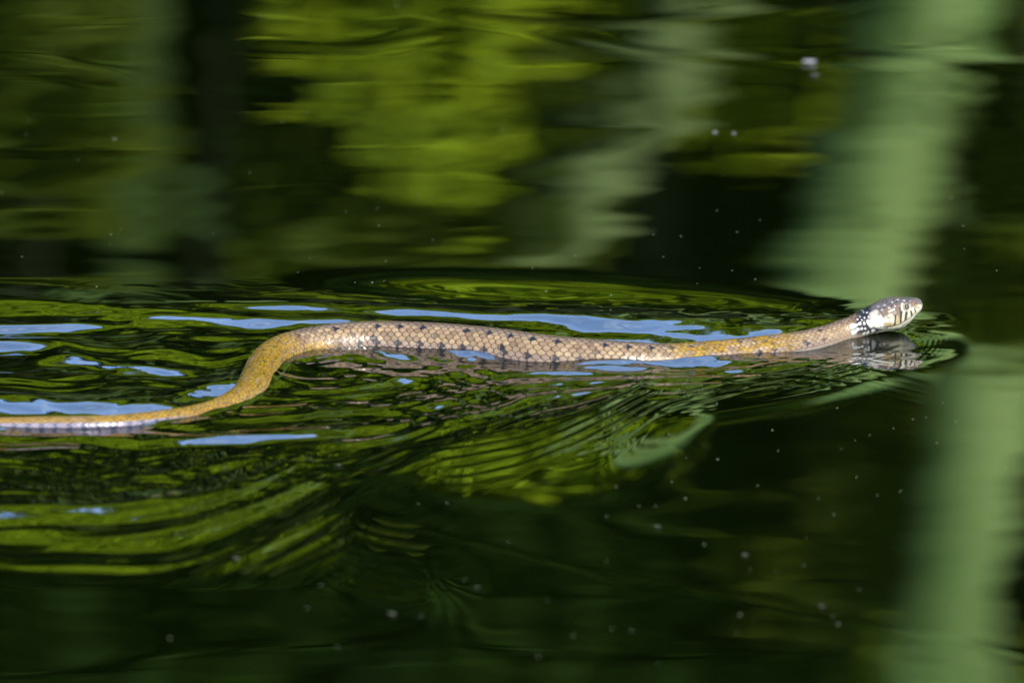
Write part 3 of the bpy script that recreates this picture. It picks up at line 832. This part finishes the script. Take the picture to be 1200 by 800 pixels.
    ep.inputs['Base Color'].default_value = (.20, .15, .06, 1); ep.inputs['Roughness'].default_value = .12
    blk, bnt, bp2 = material('black eye and nostril'); bp2.inputs['Base Color'].default_value = (.006, .006, .006, 1); bp2.inputs['Roughness'].default_value = .08
    rim, rnt, rp_ = material('dark eyelid'); rp_.inputs['Base Color'].default_value = (.05, .04, .035, 1); rp_.inputs['Roughness'].default_value = .4
    def ball(rad, squash, seg=20):
        bm = bmesh.new(); bmesh.ops.create_uvsphere(bm, u_segments=seg, v_segments=seg // 2 + 2, radius=rad)
        for v in bm.verts: v.co.z *= squash
        for f in bm.faces: f.smooth = True
        return bm
    def torus(r0, r1):
        bm = bmesh.new(); g = [[bm.verts.new(((r0 + r1 * math.cos(b_)) * math.cos(a_), (r0 + r1 * math.cos(b_)) * math.sin(a_), r1 * math.sin(b_)))
                                for b_ in np.linspace(0, 2 * math.pi, 8, endpoint=False)] for a_ in np.linspace(0, 2 * math.pi, 24, endpoint=False)]
        for i in range(24):
            for j in range(8):
                bm.faces.new((g[i][j], g[(i + 1) % 24][j], g[(i + 1) % 24][(j + 1) % 8], g[i][(j + 1) % 8])).smooth = True
        return bm
    def seat(name, bm, mat, p_, nrm, parent, sink):
        me_ = bpy.data.meshes.new(name)
        M = Matrix.Translation(Vector(p_ - nrm * sink)) @ Vector(nrm).to_track_quat('Z', 'Y').to_matrix().to_4x4()
        bm.transform(M); bm.normal_update(); bm.to_mesh(me_); bm.free(); me_.materials.append(mat)
        o_ = bpy.data.objects.new(name, me_); link(o_, parent)
        if parent is root: o_.matrix_parent_inverse = Matrix.Translation(-Vector(root.location))
        return o_
    for sgn in (1, -1):
        def other(i_, v):                      # mirror a vector about the head's middle plane
            if sgn > 0: return v
            return v - 2 * np.dot(v, side[i_]) * side[i_]
        i_, p_, n_, _ = on_skin(1062, 359.5)
        p_ = A[i_] + other(i_, p_ - A[i_]); n_ = other(i_, n_)
        e_ = seat('eye', ball(4.1 * PX, .8), eye_m, p_, n_, root, 1.6 * PX)
        seat('pupil', ball(2.9 * PX, .7), blk, p_ + n_ * 0.55 * PX + T[i_] * .3 * PX, n_, e_, 0)
        seat('eyelid', torus(4.0 * PX, .55 * PX), rim, p_, n_, e_, 0.3 * PX)
        i_, p_, n_, _ = on_skin(1073.5, 355)
        p_ = A[i_] + other(i_, p_ - A[i_]); n_ = other(i_, n_)
        seat('nostril', ball(1.35 * PX, .6, 12), blk, p_, n_, root, .3 * PX)
    return root
build_snake()

# ------------------------------------------------------------------ flecks floating on the water
FLECK = [(466,6,3),(305,20,2.5),(156,64,2.5),(134,163,4),(34,141,2),(31,158,1.6),(2,226,2),(91,188,1.8),(142,268,1.8),(130,275,2.4),(129,287,1.6),(26,301,1.8),(293,202,2),(330,143,1.8),(358,132,2.2),
 (405,248,2.2),(442,244,2.4),(444,264,1.8),(490,231,1.8),(507,281,1.8),(452,306,1.6),(436,330,3.4),(416,330,2.2),(450,328,2),(349,319,1.8),(113,336,2.6),(57,327,1.5),(363,303,1.4),(303,306,1.5),
 (250,274,1.4),(586,67,1.8),(589,152,2),(472,86,1.8),(545,232,1.6),(870,2,3),(690,185,2.4),(840,247,1.8),(864,272,2.4),(798,277,1.8),(766,275,1.8),(777,301,2),(891,258,1.8),(858,317,1.8),(885,327,2),
 (820,314,1.6),(817,332,1.6),(716,343,2.6),(640,338,2.2),(624,314,1.8),(636,307,1.6),(674,300,2.2),(1129,265,2),(1130,292,1.8),(1168,317,2),(1037,304,2),(1115,232,2),
 (349,616,2),(199,748,2.6),(395,758,2.4),(360,712,2),(494,722,2.4),(544,680,2),(490,591,1.8),(524,590,2),(376,686,2),(596,635,1.8),
 (840,474,2.8),(981,478,2.2),(905,504,2.6),(784,512,2.2),(804,537,2),(841,538,2.4),(912,528,1.8),(722,572,2),(787,565,1.8),(749,593,2.2),(768,593,1.9),(803,584,2.4),(711,605,2.6),(825,638,3.2),
 (977,603,2),(959,584,2),(1028,580,2.2),(1055,575,2),(1004,559,1.8),(888,569,1.8),(711,657,2),(867,720,3.2),(863,741,2.4),(982,731,2.6),(976,722,2),(717,736,2.4),(740,739,2.2),(672,744,2.4),
 (771,778,2.4),(631,769,2),(642,703,1.8),(942,662,2),(909,670,1.8),(879,667,1.8),(945,630,1.6),(1007,690,2),(1072,758,2.4),(1152,501,2.2),(1179,548,2.4),(1120,494,2),(1135,516,1.6),(1070,491,1.8),
 (1085,489,1.8),(1105,472,1.6),(1098,519,1.8),(1144,592,1.6),(1047,502,1.8),(1019,510,1.6),(1002,516,1.6),(986,526,1.5)]
def lump(seed, flat=.5):
    bm = bmesh.new(); bmesh.ops.create_icosphere(bm, subdivisions=1, radius=1)
    r = random.Random(seed)
    for v in bm.verts:
        v.co *= r.uniform(.7, 1.15); v.co.z *= flat
    me = bpy.data.meshes.new('pollen_fleck'); bm.to_mesh(me); bm.free()
    return me
fleck_m = noise_mat('pale dust', (.06, .068, .042), (.13, .145, .095), 900, .9)
kinds_ = [lump(s) for s in range(6)]
for me in kinds_: me.materials.append(fleck_m)
def float_at(px, py):
    x, y = ground(px, py); x, y = float(x), float(y)
    return x, y, float(water_height(np.array([x]), np.array([y]))[0])
for k, (px, py, r_) in enumerate(FLECK):
    o = bpy.data.objects.new('pollen_fleck', kinds_[k % 6])
    x, y, zz = float_at(px, py)
    o.location = (x, y, zz + r_ * .12 * PX); q = r_ * PX * .36
    o.scale = (q * rnd.uniform(.9, 1.5), q * rnd.uniform(.9, 1.5), q)
    o.rotation_euler = (0, 0, rnd.uniform(0, 6.28))
    if py < 345: lb, gp = 'tiny pale fleck of dust floating on the blurred water beyond the snake', 'pale flecks beyond the snake'
    elif px < 660: lb, gp = 'tiny pale fleck of dust floating on the dark water below the tail and bend', 'pale flecks below the tail'
    else: lb, gp = 'tiny pale fleck of dust floating on the dark water below the neck and head', 'pale flecks below the head'
    tag(link(o), lb, 'fleck', gp)

def downy(name, px, py, w, label, cat, seed, col, parts=1):
    """a curled scrap of down or petal: a thin bowed blade with a ragged rim"""
    r = random.Random(seed)
    x, y, zz = float_at(px, py)
    bm = bmesh.new()
    rings, seg = 4, 14
    g = []
    rag = [r.uniform(.75, 1.15) for _ in range(seg)]
    c0 = bm.verts.new((0, 0, .05 * w * PX))
    for i in range(1, rings + 1):
        q = i / rings
        g.append([bm.verts.new((w * PX * q * rag[j] * math.cos(j / seg * 6.283), w * PX * .6 * q * rag[j] * math.sin(j / seg * 6.283), w * PX * (.05 + .35 * q * q))) for j in range(seg)])
    for j in range(seg):
        bm.faces.new((c0, g[0][j], g[0][(j + 1) % seg])).smooth = True
        for i in range(rings - 1):
            bm.faces.new((g[i][j], g[i + 1][j], g[i + 1][(j + 1) % seg], g[i][(j + 1) % seg])).smooth = True
    bmesh.ops.solidify(bm, geom=bm.faces[:], thickness=.08 * w * PX)
    me = bpy.data.meshes.new(name); bm.to_mesh(me); bm.free()
    me.materials.append(col)
    o = bpy.data.objects.new(name, me); o.location = (x, y, zz); o.rotation_euler = (0, 0, r.uniform(-.5, .5))
    tag(link(o), label, cat)
white = noise_mat('white down', (.2, .2, .2), (.32, .32, .32), 600, .7)
tan = noise_mat('dry petal', (.035, .038, .026), (.065, .068, .048), 600, .7)
downy('downy_feather', 949, 75, 10, 'larger white scrap of down floating near the top right', 'feather', 1, white)
downy('downy_feather', 955, 90, 8, 'smaller dull white scrap of down just in front of the larger one', 'feather', 11, tan)
downy('drifting_seed', 838, 156, 3.5, 'left of two small pale seeds floating side by side', 'seed', 2, white)
downy('drifting_seed', 860, 157, 3, 'right of two small pale seeds floating side by side', 'seed', 3, white)
downy('dry_petal', 397, 547, 4.5, 'dull pinkish petal floating below the bend of the body', 'petal', 4, tan)
downy('dry_petal', 277, 656, 4.5, 'brownish petal floating at lower left in the swirl', 'petal', 5, tan)
downy('dry_petal', 459, 720, 5.2, 'pale petal floating at the bottom left of centre', 'petal', 6, tan)
downy('dry_petal', 770, 618, 5.2, 'narrow dull petal floating below the middle of the snake', 'petal', 7, tan)
downy('dry_petal', 559, 689, 3.8, 'small brown petal floating between the bottom petals', 'petal', 8, tan)
downy('dry_petal', 963, 711, 4.5, 'grey petal floating low at right near the pale band', 'petal', 9, tan)
downy('dry_petal', 873, 651, 4.5, 'flat dull petal floating low right of centre', 'petal', 10, tan)
